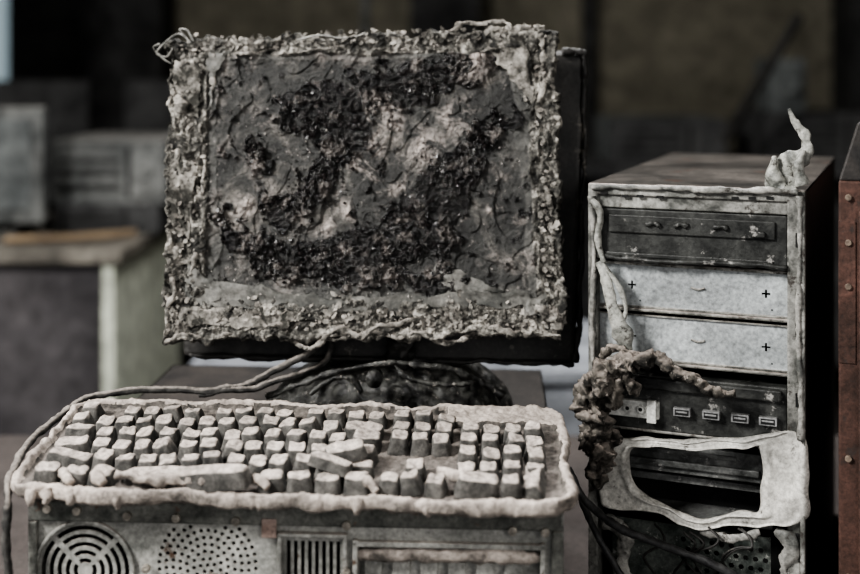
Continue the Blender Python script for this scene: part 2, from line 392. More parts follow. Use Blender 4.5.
# two loose keycaps fused crookedly on top of the others
tmp=MB();random.seed(5)
key(tmp,0,0,.034,.019,.009)
kb_.add(tmp.v,tmp.f,0,Matrix.Translation((x0+U*13.6,y0+PY*2.0,.0125))@Matrix.Rotation(.25,4,'Z')@Matrix.Rotation(.22,4,'X'))
tmp=MB();key(tmp,0,0,.036,.017,.008)
kb_.add(tmp.v,tmp.f,0,Matrix.Translation((x0+U*13.0,y0+PY*1.05,.0115))@Matrix.Rotation(-.15,4,'Z')@Matrix.Rotation(.12,4,'Y'))
random.seed(11)
kb_.obj('keys',M_key,K,smooth=True)
b=MB()
def kl(c,r,z=.018): return (x0+U*c,y0+PY*r,z)
b.tube([kl(17.8,1.1),kl(18.6,.7,.019),kl(19.6,.6,.017)],[.003,.0045,.003],12,8,.6,90)
b.tube([kl(3.8,.30),kl(5.5,.22,.015),kl(7.5,.28,.016),kl(9.6,.25,.015)],[.003,.0045,.0045,.003],14,12,.8,110,rough=.001)
for (c,r) in ((1.2,.2),(2.6,.2),(9.8,.25),(14.5,.2)): b.tube([kl(c,r+.3,.014),kl(c+.4,r,.017),kl(c+.8,r-.3,.014)],[.003,.0045,.003],12,8,.6,90)
b.obj('melted_lumps',M_kb,K,smooth=True)
b=MB()
for t in range(9):
    x=random.uniform(.02,.42); b.tube([(x,.005,.010),(x+random.uniform(-.003,.003),.001,.006),(x,.001,random.uniform(.000,.003))],[.005,.0035,.002],10,6,.4,90)
b.obj('front_drips',M_kb,K,smooth=True)

# ================================================================ MONITOR
random.seed(7)
Mo=empty('computer_monitor',(0,0,0))
BL=at(164,341,1.14);BR=at(565,337,1.125);TR=at(556,30,1.175);TL=at(169,39,1.19)
un=(BR-BL).normalized();vn=(TL-BL).normalized();nn=un.cross(vn).normalized()
if nn.y>0: nn=-nn
def sdseg(px,py,a,b_):
    ax,ay=a;bx,by=b_;dx,dy=bx-ax,by-ay
    t=max(0,min(1,((px-ax)*dx+(py-ay)*dy)/(dx*dx+dy*dy)))
    return math.hypot(px-ax-t*dx,py-ay-t*dy)
charseg=[((485,62),(400,92),22),((400,92),(335,112),30),((335,112),(300,108),27),((350,130),(318,185),27),((318,185),(280,215),22),
 ((270,262),(330,275),24),((330,275),(385,250),30),((385,250),(440,200),28),((440,200),(480,160),26),((255,150),(258,162),10),
 ((215,215),(250,250),14),((250,250),(300,270),18),((420,225),(440,245),24),((370,285),(440,280),14),((480,160),(505,120),10)]
ashpt=[(378,125,28),(243,207,18),(425,150,32),(400,190,22),(455,120,22),(300,55,10),(470,62,14),(365,160,18),(330,235,13),(500,215,14),(350,210,14)]
NU,NV=560,430
V=[];Fc=[];MK=[]
il,ir,ib,it=.110,.930,.125,.930
for j in range(NV+1):
    v=j/NV
    for i in range(NU+1):
        u=i/NU
        P=(BL*(1-u)+BR*u)*(1-v)+(TL*(1-u)+TR*u)*v
        px=162+u*400;py=340-v*306
        q=(P.x,0,P.z)
        wu=.010*nz(q,22,2)+.007*nz(q,80,7)
        sd=max(il-u+wu,u-ir+wu,(ib-v)*.76+wu,(v-it)*.76+wu)
        fr=ss(-.003,.004,sd)
        ed=min(u,1-u,v*.76,(1-v)*.76)*.39
        edge=math.sqrt(max(0,1-max(0,1-ed/.004)**2))
        sh=ss(-.030,-.024,sd+.035*nz(q,9,33)+.01*nz(q,40,3))*(1-fr)
        n1=fz(q,45,4,5);n2=fz(q,150,4,9);n3=nz(q,14,1)
        hz=1 if min(v*.76,(1-v)*.76)<min(u,1-u) else 0
        wq=(q[0]+.008*nz(q,30,61),0,q[2]+.008*nz(q,30,67))
        qs=(wq[0]*(.30 if hz else 1.2),0,wq[2]*(1.2 if hz else .30))
        r1=nz(qs,70,50);ridge=(1-abs(r1)*2.4);r2=nz(qs,190,54)
        terr=math.floor((nz(qs,40,90)+1)*4)/4.0
        terr2=math.floor((nz(q,70,190)+1)*5)/5.0
        hf=.004+.0022*n1+.0024*n2+.002*n3+.0022*max(0,ridge)**2+.0010*r2+.0040*(terr-.9)+.0030*(terr2-.9)
        if ed<.009: hf+=.0030*ss(.009,.002,ed)
        wx=px+18*fz(q,26,3,12)+6*nz(q,90,3);wy=py+18*fz(q,26,3,32)+6*nz(q,90,13)
        c=0
        for s_ in charseg: c=max(c,1-sdseg(wx,wy,s_[0],s_[1])/(s_[2]*1.0))
        c=ss(.06,.22,c+.28*fz(q,75,4,60))
        c=c*(1-fr)
        a=0
        for s_ in ashpt: a=max(a,1-math.hypot(wx-s_[0],wy-s_[1])/s_[2])
        a=max(0,min(1,(a+.4*n1)*1.1))*(1-fr)
        cl_=abs(fz(q,120,4,70))
        plate=.0016*ss(.0,.02,nz(q,22,44))+.0011*ss(.0,.015,nz(q,50,144))
        hs=plate+.0005*n1+.0007*n2+c*(.0008+.0060*cl_+.002*n1)+a*.0012*(1+n2)
        h=(hs+sh*.0012)*(1-fr)+hf*fr
        h=h-.010*(1-edge)
        ko=max(0,1-ed/.02)
        off=un*(ko*(.006*nz(q,24,90)+.005*nz(q,75,95)+.0032*nz(q,220,96)))+vn*(ko*(.006*nz(q,26,80)+.005*nz(q,75,85)+.0032*nz(q,220,86)))
        V.append(P+nn*h+off)
        MK.append((c,a,fr,sh*.6))
idx=lambda i,j:j*(NU+1)+i
for j in range(NV):
    for i in range(NU): Fc.append((idx(i,j),idx(i+1,j),idx(i+1,j+1),idx(i,j+1)))
bd=[idx(i,0) for i in range(NU)]+[idx(NU,j) for j in range(NV)]+[idx(i,NV) for i in range(NU,0,-1)]+[idx(0,j) for j in range(NV,0,-1)]
cen=(BL+TR)*.5;o0=len(V);n=len(bd)
for q in bd:
    p=V[q];w=.012+.008*nz(p,30,3); V.append(p-nn*w+(p-cen).normalized()*(.003*nz(p,60,4)));MK.append((0,0,1,0))
for k in range(n):
    k2=(k+1)%n; Fc.append((bd[k2],bd[k],o0+k,o0+k2))
Fc.append(tuple(o0+k for k in range(n-1,-1,-1)))
m,nt,bs,tc=base('monitor_burnt_face')
at_=nt.nodes.new('ShaderNodeVertexColor');at_.layer_name='mask'
sp=nt.nodes.new('ShaderNodeSeparateColor');nt.links.new(at_.outputs['Color'],sp.inputs[0])
nA=noi(nt,tc,45,9,.7,.3);nB=noi(nt,tc,330,4,.75);nC=noi(nt,tc,13,10,.72,.9);nD=noi(nt,tc,130,6,.75);nE=noi(nt,tc,35,8,.8,1.2)
scr=ramp(nt,[(.38,(.012,.012,.011)),(.50,(.028,.028,.026)),(.58,(.065,.062,.056)),(.70,(.17,.156,.14))]);nt.links.new(nC,scr.inputs[0])
fine=ramp(nt,[(.32,.35),(.68,1.6)]);nt.links.new(nB,fine.inputs[0])
col=mix(nt,.85,scr.outputs[0],fine.outputs[0],'MULTIPLY')
scr2=ramp(nt,[(.38,.35),(.5,1.0),(.64,1.9)]);nt.links.new(nE,scr2.inputs[0])
col=mix(nt,.8,col,scr2.outputs[0],'MULTIPLY')
spk=ramp(nt,[(.62,0.0),(.66,1.0)]);nt.links.new(nD,spk.inputs[0])
col=mix(nt,math_(nt,'MULTIPLY',spk.outputs[0],.55),col,(.40,.36,.33))
vo=nt.nodes.new('ShaderNodeTexVoronoi');vo.feature='DISTANCE_TO_EDGE';vo.inputs['Scale'].default_value=20
mp=nt.nodes.new('ShaderNodeVectorMath');mp.operation='ADD';ncol=nt.nodes.new('ShaderNodeTexNoise');ncol.inputs['Scale'].default_value=30;ncol.inputs['Detail'].default_value=6
nt.links.new(tc.outputs['Object'],ncol.inputs['Vector'])
scl=nt.nodes.new('ShaderNodeVectorMath');scl.operation='SCALE';scl.inputs['Scale'].default_value=.07;nt.links.new(ncol.outputs['Color'],scl.inputs[0])
nt.links.new(tc.outputs['Object'],mp.inputs[0]);nt.links.new(scl.outputs[0],mp.inputs[1]);nt.links.new(mp.outputs[0],vo.inputs['Vector'])
crk=ramp(nt,[(.0,1.0),(.018,0.0)]);nt.links.new(vo.outputs['Distance'],crk.inputs[0])
cm=ramp(nt,[(.45,0.0),(.6,.5)]);nt.links.new(nC,cm.inputs[0])
col=mix(nt,math_(nt,'MULTIPLY',crk.outputs[0],cm.outputs[0]),col,(.34,.31,.285))
shf=ramp(nt,[(.4,(.03,.031,.029)),(.62,(.16,.157,.145))]);nt.links.new(nA,shf.inputs[0])
col=mix(nt,at_.outputs['Alpha'],col,shf.outputs[0])
chc=ramp(nt,[(.45,(.003,.003,.003)),(.62,(.012,.010,.010)),(.75,(.09,.077,.073))]);nt.links.new(nD,chc.inputs[0])
col=mix(nt,sp.outputs[0],col,chc.outputs[0])
aN=ramp(nt,[(.47,0.0),(.57,1.0)]);nt.links.new(nE,aN.inputs[0])
acol=mix(nt,.7,(.60,.53,.485),fine.outputs[0],'MULTIPLY')
col=mix(nt,math_(nt,'MULTIPLY',math_(nt,'MULTIPLY',sp.outputs[1],aN.outputs[0]),.9),col,acol)
frc=ramp(nt,[(.40,(.022,.021,.018)),(.50,(.11,.105,.093)),(.61,(.46,.435,.39))]);nt.links.new(nA,frc.inputs[0])
frd=ramp(nt,[(.43,.15),(.57,1.4)]);nt.links.new(nD,frd.inputs[0])
fcol=mix(nt,.85,frc.outputs[0],frd.outputs[0],'MULTIPLY')
fcol=mix(nt,.5,fcol,fine.outputs[0],'MULTIPLY')
col=mix(nt,sp.outputs[2],col,fcol)
nt.links.new(col,bs.inputs['Base Color'])
rg=math_(nt,'SUBTRACT',.52,math_(nt,'MULTIPLY',sp.outputs[0],.26));rg=math_(nt,'ADD',rg,math_(nt,'MULTIPLY',sp.outputs[2],.33));nt.links.new(rg,bs.inputs['Roughness'])
bp=nt.nodes.new('ShaderNodeBump');bp.inputs['Strength'].default_value=1;bp.inputs['Distance'].default_value=.003
nt.links.new(math_(nt,'ADD',nD,math_(nt,'MULTIPLY',nB,.5)),bp.inputs['Height']);nt.links.new(bp.outputs[0],bs.inputs['Normal'])
b=MB();b.add(V,Fc);fo=b.obj('melted_front',m,Mo,smooth=True,recalc=False)
ca=fo.data.color_attributes.new('mask','FLOAT_COLOR','POINT')
ca.data.foreach_set('color',[c for t in MK for c in t])
def mpt(x,y,h):
    u=(x-164)/400;v=(340-y)/306
    return (BL*(1-u)+BR*u)*(1-v)+(TL*(1-u)+TR*u)*v+nn*h
b=MB()
rolls=[([(178,60),(176,90),(180,140),(172,200),(175,260),(170,335)],.0020,.006),
 ([(204,60),(210,75),(200,130),(202,200),(192,260),(204,296)],.0018,.005),
 ([(550,35),(553,90),(548,150),(552,220),(555,280),(561,325)],.0020,.005),
 ([(168,335),(230,334),(300,339),(380,337),(450,340),(520,334),(560,335)],.0018,.005),
 ([(225,318),(270,330),(300,342),(330,336),(420,322)],.0016,.008),
 ([(420,42),(450,35),(490,30),(530,30),(553,30)],.0028,.005),
 ([(215,54),(300,52),(380,52),(450,50),(500,52),(520,70),(536,104)],.0012,.006)]
for k,(pp,r,h) in enumerate(rolls):
    b.tube([mpt(x+random.uniform(-2,2),y+random.uniform(-2,2),h*.8+random.uniform(-.003,.003)) for x,y in pp],[r*random.uniform(.4,1.6) for _ in pp],14,30,1.2,130,off=k*5,wob=.010,flat=.7,rough=.0012)
b.tube([mpt(x,y,.008) for x,y in((535,312),(550,320),(558,320),(554,333))],[.004,.007,.006,.004],16,16,1.0,130,rough=.002)
b.tube([mpt(x,y,.008) for x,y in((176,96),(180,104),(176,112))],[.003,.006,.003],14,10,.9,80)
b.obj('molten_rolls',M_frameash,Mo,smooth=True)
# thin torn flakes over the crust
b=MB()
for t in range(1500):
    s_=random.random()
    side=random.choice('LLLRRTTTBBBB')
    if side=='L':px,py=random.gauss(184,10),45+290*s_
    elif side=='R':px,py=random.gauss(549,6),38+295*s_
    elif side=='T':px,py=175+375*s_,random.gauss(44-8*s_,5)
    else:px,py=172+385*s_,random.gauss(320,9)
    px=max(168,min(559,px));py=max(32,min(336,py))
    p=mpt(px,py,random.uniform(.003,.0075));r=random.uniform(.0012,.0050)
    ang=random.uniform(0,6.28);tl=random.gauss(0,.45);tl2=random.gauss(0,.45)
    e1=(un*math.cos(ang)+vn*math.sin(ang)+nn*tl).normalized();e2=(-un*math.sin(ang)+vn*math.cos(ang)+nn*tl2).normalized()
    k=random.choice((5,6,7));V=[]
    for lay in (0,-.0007):
        for i in range(k):
            a=6.283*i/k;rr_=r*random.uniform(.5,1.25) if lay==0 else rs[i]
            if lay==0:
                if i==0: rs=[]
                rs.append(rr_)
            V.append(p+e1*math.cos(a)*rr_+e2*math.sin(a)*rr_*.7+nn*lay)
    b.add(V,[tuple(range(k)),tuple(range(2*k-1,k-1,-1))]+[(i,k+i,k+(i+1)%k,(i+1)%k) for i in range(k)])
b.obj('torn_flakes',M_frameash,Mo)
b=MB()
for pp in ([(190,42),(175,32),(160,42),(154,50),(165,52),(172,46)],[(185,38),(178,28),(186,30),(192,40)],[(170,60),(155,50),(151,44),(158,40)],[(300,40),(320,36),(345,40),(370,34)]):
    b.tube([mpt(x,y,.006+random.uniform(0,.008)) for x,y in pp],.0010,6,8,.4,200,wob=.003)
b.obj('loose_wires',M_grey,Mo,smooth=True)
b=MB()
for pp,hh in (([(188,265),(232,296),(205,304),(186,292)],.006),([(436,266),(505,294),(470,304),(432,300)],.003),([(490,46),(534,46),(537,112),(514,80)],.006),([(520,302),(545,298),(548,318),(525,322)],.007),([(207,50),(232,48),(214,66),(207,110)],.005),([(195,278),(330,300),(330,312),(195,306)],.004),([(330,300),(530,296),(530,310),(330,312)],.005),([(170,60),(200,62),(198,120),(172,110)],.006),([(168,150),(196,170),(190,240),(168,220)],.006),([(180,306),(300,312),(290,328),(178,324)],.006)):
    base_=[mpt(x,y,hh+random.uniform(0,.002)) for x,y in pp]
    n=18;V=[]
    for lay in(0,-.0015):
        for j in range(n+1):
            for i in range(n+1):
                s_,t_=i/n,j/n
                p=(base_[0]*(1-s_)+base_[1]*s_)*(1-t_)+(base_[3]*(1-s_)+base_[2]*s_)*t_
                V.append(p+nn*(lay+.003*nz(p,60,3)+.0015*nz(p,150,3))+un*(.004*nz(p,90,6)+.003*nz(p,200,6))+vn*(.004*nz(p,90,16)+.003*nz(p,200,8)))
    Fc=[];N2=(n+1)**2
    for j in range(n):
        for i in range(n):
            q=[j*(n+1)+i,j*(n+1)+i+1,(j+1)*(n+1)+i+1,(j+1)*(n+1)+i];Fc.append(tuple(q));Fc.append(tuple(N2+k for k in q[::-1]))
    b.add(V,Fc,1 if pp[0] in((490,46),(170,60),(168,150),(180,306)) else 0)
b.obj('peeling_bezel',[M_bezel,M_frameash],Mo,smooth=True)
b=MB()
for t in range(900):
    s_=random.choice(charseg);tt=random.random()
    px=s_[0][0]*(1-tt)+s_[1][0]*tt+random.gauss(0,s_[2]*.5);py=s_[0][1]*(1-tt)+s_[1][1]*tt+random.gauss(0,s_[2]*.5)
    if not(215<px<525 and 62<py<292):continue
    p=mpt(px,py,random.uniform(.002,.0055));r=random.uniform(.0006,.0028)
    V=[p+Vector(d)*r*random.uniform(.5,1.5) for d in ((1,0,0),(-1,0,0),(0,1,0),(0,-1,0),(0,0,1),(0,0,-1))]
    b.add(V,[(0,2,4),(2,1,4),(1,3,4),(3,0,4),(2,0,5),(1,2,5),(3,1,5),(0,3,5)])
b.obj('char_crumbs',burnt('char_gloss',(.004,.0035,.0035),(.025,.021,.021),120,rough=.22,bump=.4),Mo)
b=MB()
for t in range(200):
    px=random.uniform(180,550);py=random.uniform(45,325)
    p=mpt(px,py,random.uniform(.001,.003) if(215<px<525 and 62<py<292) else .007);r=random.uniform(.0003,.0011)
    V=[p+Vector(d)*r*random.uniform(.5,1.5) for d in ((1,0,0),(-1,0,0),(0,1,0),(0,-1,0),(0,0,1),(0,0,-1))]
    b.add(V,[(0,2,4),(2,1,4),(1,3,4),(3,0,4),(2,0,5),(1,2,5),(3,1,5),(0,3,5)])
b.obj('ash_flecks',burnt('ash_white',(.36,.32,.30),(.55,.51,.48),120,bump=.2),Mo)
fr=[at(182,358,1.175),at(576,366,1.165),at(586,52,1.215),at(184,60,1.225)]
bk=[p+Vector((0,.028,.003)) for p in fr]
b=MB();b.hexa(fr,bk);b.obj('rear_shell',M_soot,Mo,bevel=.006,bseg=3)
b=MB()
b.tube([at(583,56,1.213),at(585,120,1.205),at(582,200,1.195),at(580,290,1.18),at(576,362,1.166)],.0028,10,20,1.0,90,wob=.003)
b.tube([at(560,53,1.213),at(575,50,1.213),at(586,56,1.213)],.003,10,12,1.0,90,wob=.003)
b.tube([at(190,355,1.172),at(280,358,1.170),at(380,360,1.168),at(480,362,1.166),at(574,364,1.164)],.0022,10,20,1.0,90,wob=.002)
b.obj('rear_shell_melt',M_soot,Mo,smooth=True)
cc=(fr[0]+fr[2])*.5
b=MB();b.hexa([cc+(p-cc)*.75+Vector((0,.028,0)) for p in fr],[cc+(p-cc)*.5+Vector((0,.06,0)) for p in fr]);b.obj('rear_bulge',M_soot,Mo,bevel=.006)
b=MB();b.box(-.085,-.010,1.205,1.235,.955,1.07);b.box(-.095,0,1.20,1.24,1.0,1.015)
b.tube([(-.03,1.17,1.02),(-.028,1.165,1.005),(-.03,1.17,.99)],.012,12,6,.6,90)
b.obj('stand_neck',M_soot,Mo,bevel=.003)
V=[];Fc=[];NA,NR=200,64
cx,cy=-.040,1.205
for r in range(NR+1):
    t=r/NR
    for k in range(NA):
        a=2*math.pi*k/NA
        wob=1+.05*nz((math.cos(a),math.sin(a),0),2.2,3)
        X=cx+.122*t*math.cos(a)*wob;Y=cy+.088*t*math.sin(a)*wob
        h=.052*(1-t**3.0)**.6 if t<1 else 0
        h+=(.005*nz((X,Y,0),16,5)+.002*nz((X,Y,0),40,8))*(1-t**6)
        cell=noise.voronoi(Vector((X*62,h*62+3,0)))[0]
        e=cell[1]-cell[0]
        h+=.0015*fz((X,Y,h),80,3,4)*(1-t**8)
        dy=.0055*ss(.12,.42,e)*ss(.3,.7,t)
        V.append((X,Y+dy,.938+max(h,0)))
for r in range(NR):
    for k in range(NA): Fc.append((r*NA+k,(r+1)*NA+k,(r+1)*NA+(k+1)%NA,r*NA+(k+1)%NA))
Fc.append(tuple(NR*NA+k for k in range(NA-1,-1,-1)))
b=MB();b.add(V,Fc)
b.obj('stand_base',M_base,Mo,smooth=True,recalc=False)
b=MB()
b.tube([at(268,396,1.13),at(300,384,1.12),at(335,372,1.115),at(380,364,1.112),at(430,366,1.112),at(470,376,1.12),at(503,396,1.13)],[.003,.003,.0025,.0025,.003,.0035,.004],14,20,.7,110,wob=.002)
b.tube([at(395,366,1.108),at(408,378,1.104),at(440,384,1.104),at(470,384,1.108)],[.002,.003,.0025,.002],12,14,.8,110)
b.cyl(tuple(at(374,380,1.108)),.008,.014,20)
b.tube([at(310,394,1.108),at(330,380,1.106),at(350,378,1.106),at(362,392,1.108)],[.002,.0025,.002,.0025],12,14,.8,110)
b.obj('base_melt',M_base,Mo,smooth=True)

# ================================================================ UPRIGHT TOWER
YAW=math.radians(22)
T=empty('computer_tower',(.1456,1.10,.75),(0,0,-YAW))
cs,sn=math.cos(YAW),math.sin(YAW)
def tf(x,y,dep=0.0):
    k=(x-430)/F; X0=.1456+dep*sn; D0=1.10+dep*cs
    w=(k*D0-X0)/(cs+sn*k);D=D0-sn*w
    return w, ZC-(y-HY)*D/F-.75
W,Ht,Dt=.1915,.423,.42
def tp(x,y,dep): w,z=tf(x,y,dep);return (w,dep,z)
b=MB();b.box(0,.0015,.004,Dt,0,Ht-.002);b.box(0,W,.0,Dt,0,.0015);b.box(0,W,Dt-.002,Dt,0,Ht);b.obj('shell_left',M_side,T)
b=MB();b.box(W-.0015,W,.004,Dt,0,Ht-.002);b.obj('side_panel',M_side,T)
V=[];Fc=[];n=30
for lay in(0,1):
    for j in range(n+1):
        for i in range(n+1):
            x=W*i/n;y=.004+(Dt-.004)*j/n;z=Ht+.0015*nz((x,y,0),14)*(1 if 0<j<n and 0<i<n else .3)-.0015*lay
            V.append((x,y,z))
N2=(n+1)**2
for j in range(n):
    for i in range(n):
        q=[j*(n+1)+i,j*(n+1)+i+1,(j+1)*(n+1)+i+1,(j+1)*(n+1)+i];Fc.append(tuple(q));Fc.append(tuple(N2+k for k in q[::-1]))
b=MB();b.add(V,Fc);b.obj('top_panel',M_top,T,smooth=True,recalc=False)
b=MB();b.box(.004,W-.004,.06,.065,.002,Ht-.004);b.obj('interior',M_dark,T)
zt=tf(690,209)[1]
b=MB()
b.box(0,W,0,.012,Ht-.010,Ht)
b.box(.004,W-.004,.003,.012,zt-.002,Ht-.010)
b.box(0,.009,0,.02,0,Ht-.008);b.box(W-.015,W-.004,0,.02,0,Ht-.008);b.box(W-.004,W,-.003,.02,0,Ht-.004)
for (yy) in (268,315,368,437):
    _,z=tf(690,yy); b.box(.008,W-.014,.004,.02,z-.0014,z+.0014)
fo=b.obj('front_frame',M_frame,T,bevel=.0012)
b=MB()
for x,y in((604,193),(625,196),(640,196),(660,197),(735,198),(752,198),(770,198)):
    w,z=tf(x,y);b.box(w-.003,w+.003,-.0008,.001,z-.0012,z+.0012)
for y in (240,300,330,400,470,540):
    w,z=tf(797,y);b.box(w-.0012,w+.0012,-.0009,.001,z-.006,z+.006)
b.obj('frame_slots',M_dark,T)
w0,z0=tf(598,264);w1,_=tf(787,264);_,z1=tf(690,211)
zb=tf(690,265)[1]
b=MB();b.box(w0,w1,.001,.05,zb+.001,z1-.001)
b.box(w0+.01,w1-.01,-.0015,.001,zb+.026,z1-.006)
b.box(w0+.004,w1-.012,-.001,.001,zb+.004,zb+.008)
b.box(w1-.030,w1-.018,-.005,-.0,zb+.028,zb+.033)
b.obj('optical_drive',M_drive,T,bevel=.002)
b=MB();
for dx in(.045,.07,.105): b.tube([(w0+dx,-.002,zb+.034),(w0+dx+.006,-.0025,zb+.036),(w0+dx+.012,-.002,zb+.034)],.0022,8,5,.7,200)
b.tube([(w0,-.001,zb+.004),(w0+.05,-.002,zb+.002),(w0+.11,-.002,zb+.0035),(w1,-.001,zb+.003)],.0025,8,12,.7,120)
b.obj('drive_melt',M_drive,T,smooth=True)
for nm,ya,yb in(('bay_cover_1',267,314),('bay_cover_2',319,367)):
    za=tf(690,yb)[1]+.001;zb2=tf(690,ya)[1]-.001
    b=MB();b.box(.009,W-.0155,.009,.0105,za,zb2);o=b.obj(nm,M_plate,T)
    c=MB();zm=(za+zb2)/2
    for xx in(632,766):
        w,_=tf(xx,300,.009);A_,B_=.0038,.0009
        c.prism([(w-A_,zm-B_),(w-B_,zm-B_),(w-B_,zm-A_),(w+B_,zm-A_),(w+B_,zm-B_),(w+A_,zm-B_),(w+A_,zm+B_),(w+B_,zm+B_),(w+B_,zm+A_),(w-B_,zm+A_),(w-B_,zm+B_),(w-A_,zm+B_)],0,.02)
    for xx in (640,772):
        w,_=tf(xx,300,.009);c.cyl((w,0,za+.006),.0009,.02,8)
    cut(o,c)
    w,_=tf(698,300,.009)
    b=MB();b.tube([(w-.006,.0085,zm+.001),(w,.0083,zm-.0005),(w+.006,.0085,zm+.001)],.0010,8,5);b.box(.009,W-.0155,.007,.0105,za,za+.0012);b.box(.009,W-.0155,.007,.0105,zb2-.0012,zb2);b.obj(nm+'_trim',M_frame,T,smooth=False)
za=tf(690,436)[1];zb3=tf(690,380)[1]
b=MB();b.box(.009,W-.015,.004,.05,za,zb3);b.box(.03,W-.02,-.001,.004,zb3-.012,zb3-.002);b.obj('io_panel',M_drive,T,bevel=.0015)
b=MB()
zz=tf(700,414)[1]
for x in(682,711,740,768):
    w,_=tf(x,414);b.box(w-.0075,w+.0075,-.002,.004,zz-.0035,zz+.0035,0);b.box(w-.0060,w+.0060,-.0024,-.002,zz-.0024,zz+.0024,1);b.box(w-.005,w+.005,-.0027,-.0022,zz-.0003,zz+.0012,0)
w,_=tf(628,414);b.box(w-.018,w+.028,-.001,.004,zz-.009,zz+.006,2)
for dx in(-.012,0,.012):b.cyl((w+dx,-.003,zz-.001),.0035,.003,14,mi=2);b.cyl((w+dx,-.0034,zz-.001),.0018,.001,10,mi=1)
b.box(w+.018,w+.026,-.004,0,zz-.012,zz+.008,2)
b.obj('front_ports',[M_steel,M_dark,M_usb],T,bevel=.0004)
b=MB();z1_=tf(690,450)[1];z2_=tf(690,482)[1]
b.box(.02,W-.03,.018,.06,z2_,z1_-.003);b.box(.03,W-.04,.014,.018,z2_+.006,z2_+.012);b.box(.045,W-.06,.015,.018,z2_+.018,z2_+.022);b.obj('hard_drive',M_cav,T,bevel=.001)
b=MB();b.box(.02,W-.03,.025,.058,z2_-.042,z2_-.039);b.box(.02,W-.03,.03,.034,z2_-.012,z2_-.006)
b.obj('drive_cage',M_cav,T)
def L2(pts,dep=-.006): return [tf(x,y,dep) for x,y in pts]
outer=L2([(604,444),(640,440),(700,441),(760,439),(798,434),(808,460),(808,500),(804,523),(775,527),(740,528),(690,530),(650,512),(600,504)])
inner=L2([(631,452),(650,449),(700,449),(745,449),(757,450),(760,470),(761,492),(759,511),(748,514),(725,517),(700,521),(662,507),(634,490)])
b=MB();b.ring(outer,inner,.0,.006,18,10,.0020);b.obj('melted_bezel',M_white,T,smooth=True)
b=MB()
b.tube([tp(592,196,-.002),tp(594,260,-.003),tp(592,330,-.002),tp(596,400,-.003),tp(594,440,-.003)],[.003,.002,.0025,.002,.003],10,14,.8,90)
b.tube([tp(799,196,-.003),tp(800,260,-.003),tp(798,330,-.003),tp(801,390,-.003),tp(800,440,-.003)],[.003,.002,.0025,.002,.003],10,14,.8,90)
b.tube([tp(592,187,-.001),tp(650,188,-.002),tp(720,190,-.002),tp(798,192,-.002)],[.0025,.002,.003,.003],10,14,.8,90)
b.obj('melt_edges',M_grey,T,smooth=True)
b=MB()
b.tube([tp(598,262,-.004),tp(606,280,-.008),tp(612,305,-.010),tp(622,330,-.010),tp(628,352,-.006)],[.003,.005,.005,.010,.005],12,12,.4,60,flat=.45)
b.tube([tp(600,262,-.004),tp(618,285,-.006),tp(626,310,-.008),tp(618,330,-.008)],[.003,.0025,.002,.004],10,12,.4,60)
b.tube([tp(592,200,-.004),tp(600,212,-.005),tp(598,240,-.004),tp(604,262,-.004)],[.003,.004,.003,.003],10,12,.6,60)
b.obj('melted_strip',M_horn,T,smooth=True)
b=MB()
hp=[(797,186),(785,188),(779,176),(790,162),(807,150),(806,137),(796,124),(789,108)]
b.tube([tp(x,y,.012) for x,y in hp],[.010,.012,.011,.010,.0080,.0060,.0042,.0012],16,16,.6,45,flat=.42,wob=.004,rough=.0010)
b.tube([tp(x,y,.006) for x,y in((774,156),(775,175),(782,190),(797,192))],[.002,.006,.008,.006],12,12,.7,55)
b.tube([tp(x,y,.004) for x,y in((804,150),(798,168),(803,185))],[.003,.006,.006],12,12,.7,55)
b.obj('melted_horn',M_horn,T,smooth=True)
b=MB()
g=[(606,484),(600,455),(588,432),(583,404),(592,382),(610,368),(632,364)]
kw=dict(rough=.003)
b.tube([tp(x,y,-.020) for x,y in g],[.006,.011,.012,.012,.011,.009,.006],28,30,1.0,90,wob=.010,**kw)
b.tube([tp(x,y,-.018) for x,y in((610,366),(650,358),(680,370),(705,388),(735,396))],[.008,.006,.0045,.005,.003],18,24,.8,90,wob=.006,rough=.0018)
b.tube([tp(x,y,-.015) for x,y in((590,400),(612,395),(628,382),(640,392))],[.009,.008,.006,.003],18,20,1.0,90,wob=.008,**kw)
b.tube([tp(x,y,-.012) for x,y in((592,440),(612,430),(608,450),(614,468))],[.008,.006,.006,.004],18,20,1.0,90,wob=.008,**kw)
b.tube([tp(x,y,-.010) for x,y in((600,358),(615,348),(630,354),(655,362))],[.003,.004,.004,.003],14,16,1.1,80,wob=.004,rough=.0015)
b.tube([tp(x,y,-.028) for x,y in((590,375),(600,385),(596,400),(600,420))],[.003,.004,.004,.003],14,18,1.2,90,wob=.006,rough=.002)
b.obj('charred_gnarl',M_gnarl,T,smooth=True)
pz=tf(690,532)[1]
b=MB();b.box(.02,W-.03,.012,.0135,0.01,pz);o=b.obj('vent_plate',M_board,T)
c=MB()
for i in range(9):
    for j in range(6):
        c.cyl((.085+i*.0085+(j%2)*.004,0,pz-.012-j*.0085),.0026,.03,6)
cut(o,c)
b=MB()
for t in range(6):
    xs=random.uniform(640,780)
    b.tube([tp(xs,528,-.002),tp(xs+random.uniform(-15,15),545,-.01),tp(xs+random.uniform(-25,25),560,-.008),tp(xs+random.uniform(-30,30),590,0)],.0012,6,8,.3,200,wob=.006)
b.obj('wires',[M_soot],T,smooth=True)
b=MB()
b.tube([tp(604,520,.0),tp(625,535,-.002),tp(622,560,0),tp(630,590,0)],[.006,.008,.005,.006],12,12,.9,70,flat=.4)
b.tube([tp(775,530,.0),tp(790,545,-.002),tp(785,570,0),tp(795,600,0)],[.004,.006,.005,.004],12,12,.9,70,flat=.4)
b.tube([tp(700,531,-.002),tp(730,538,-.004),tp(760,533,-.002)],[.002,.004,.003],12,12,.9,90,flat=.6)
b.obj('lower_melt',M_grey,T,smooth=True)

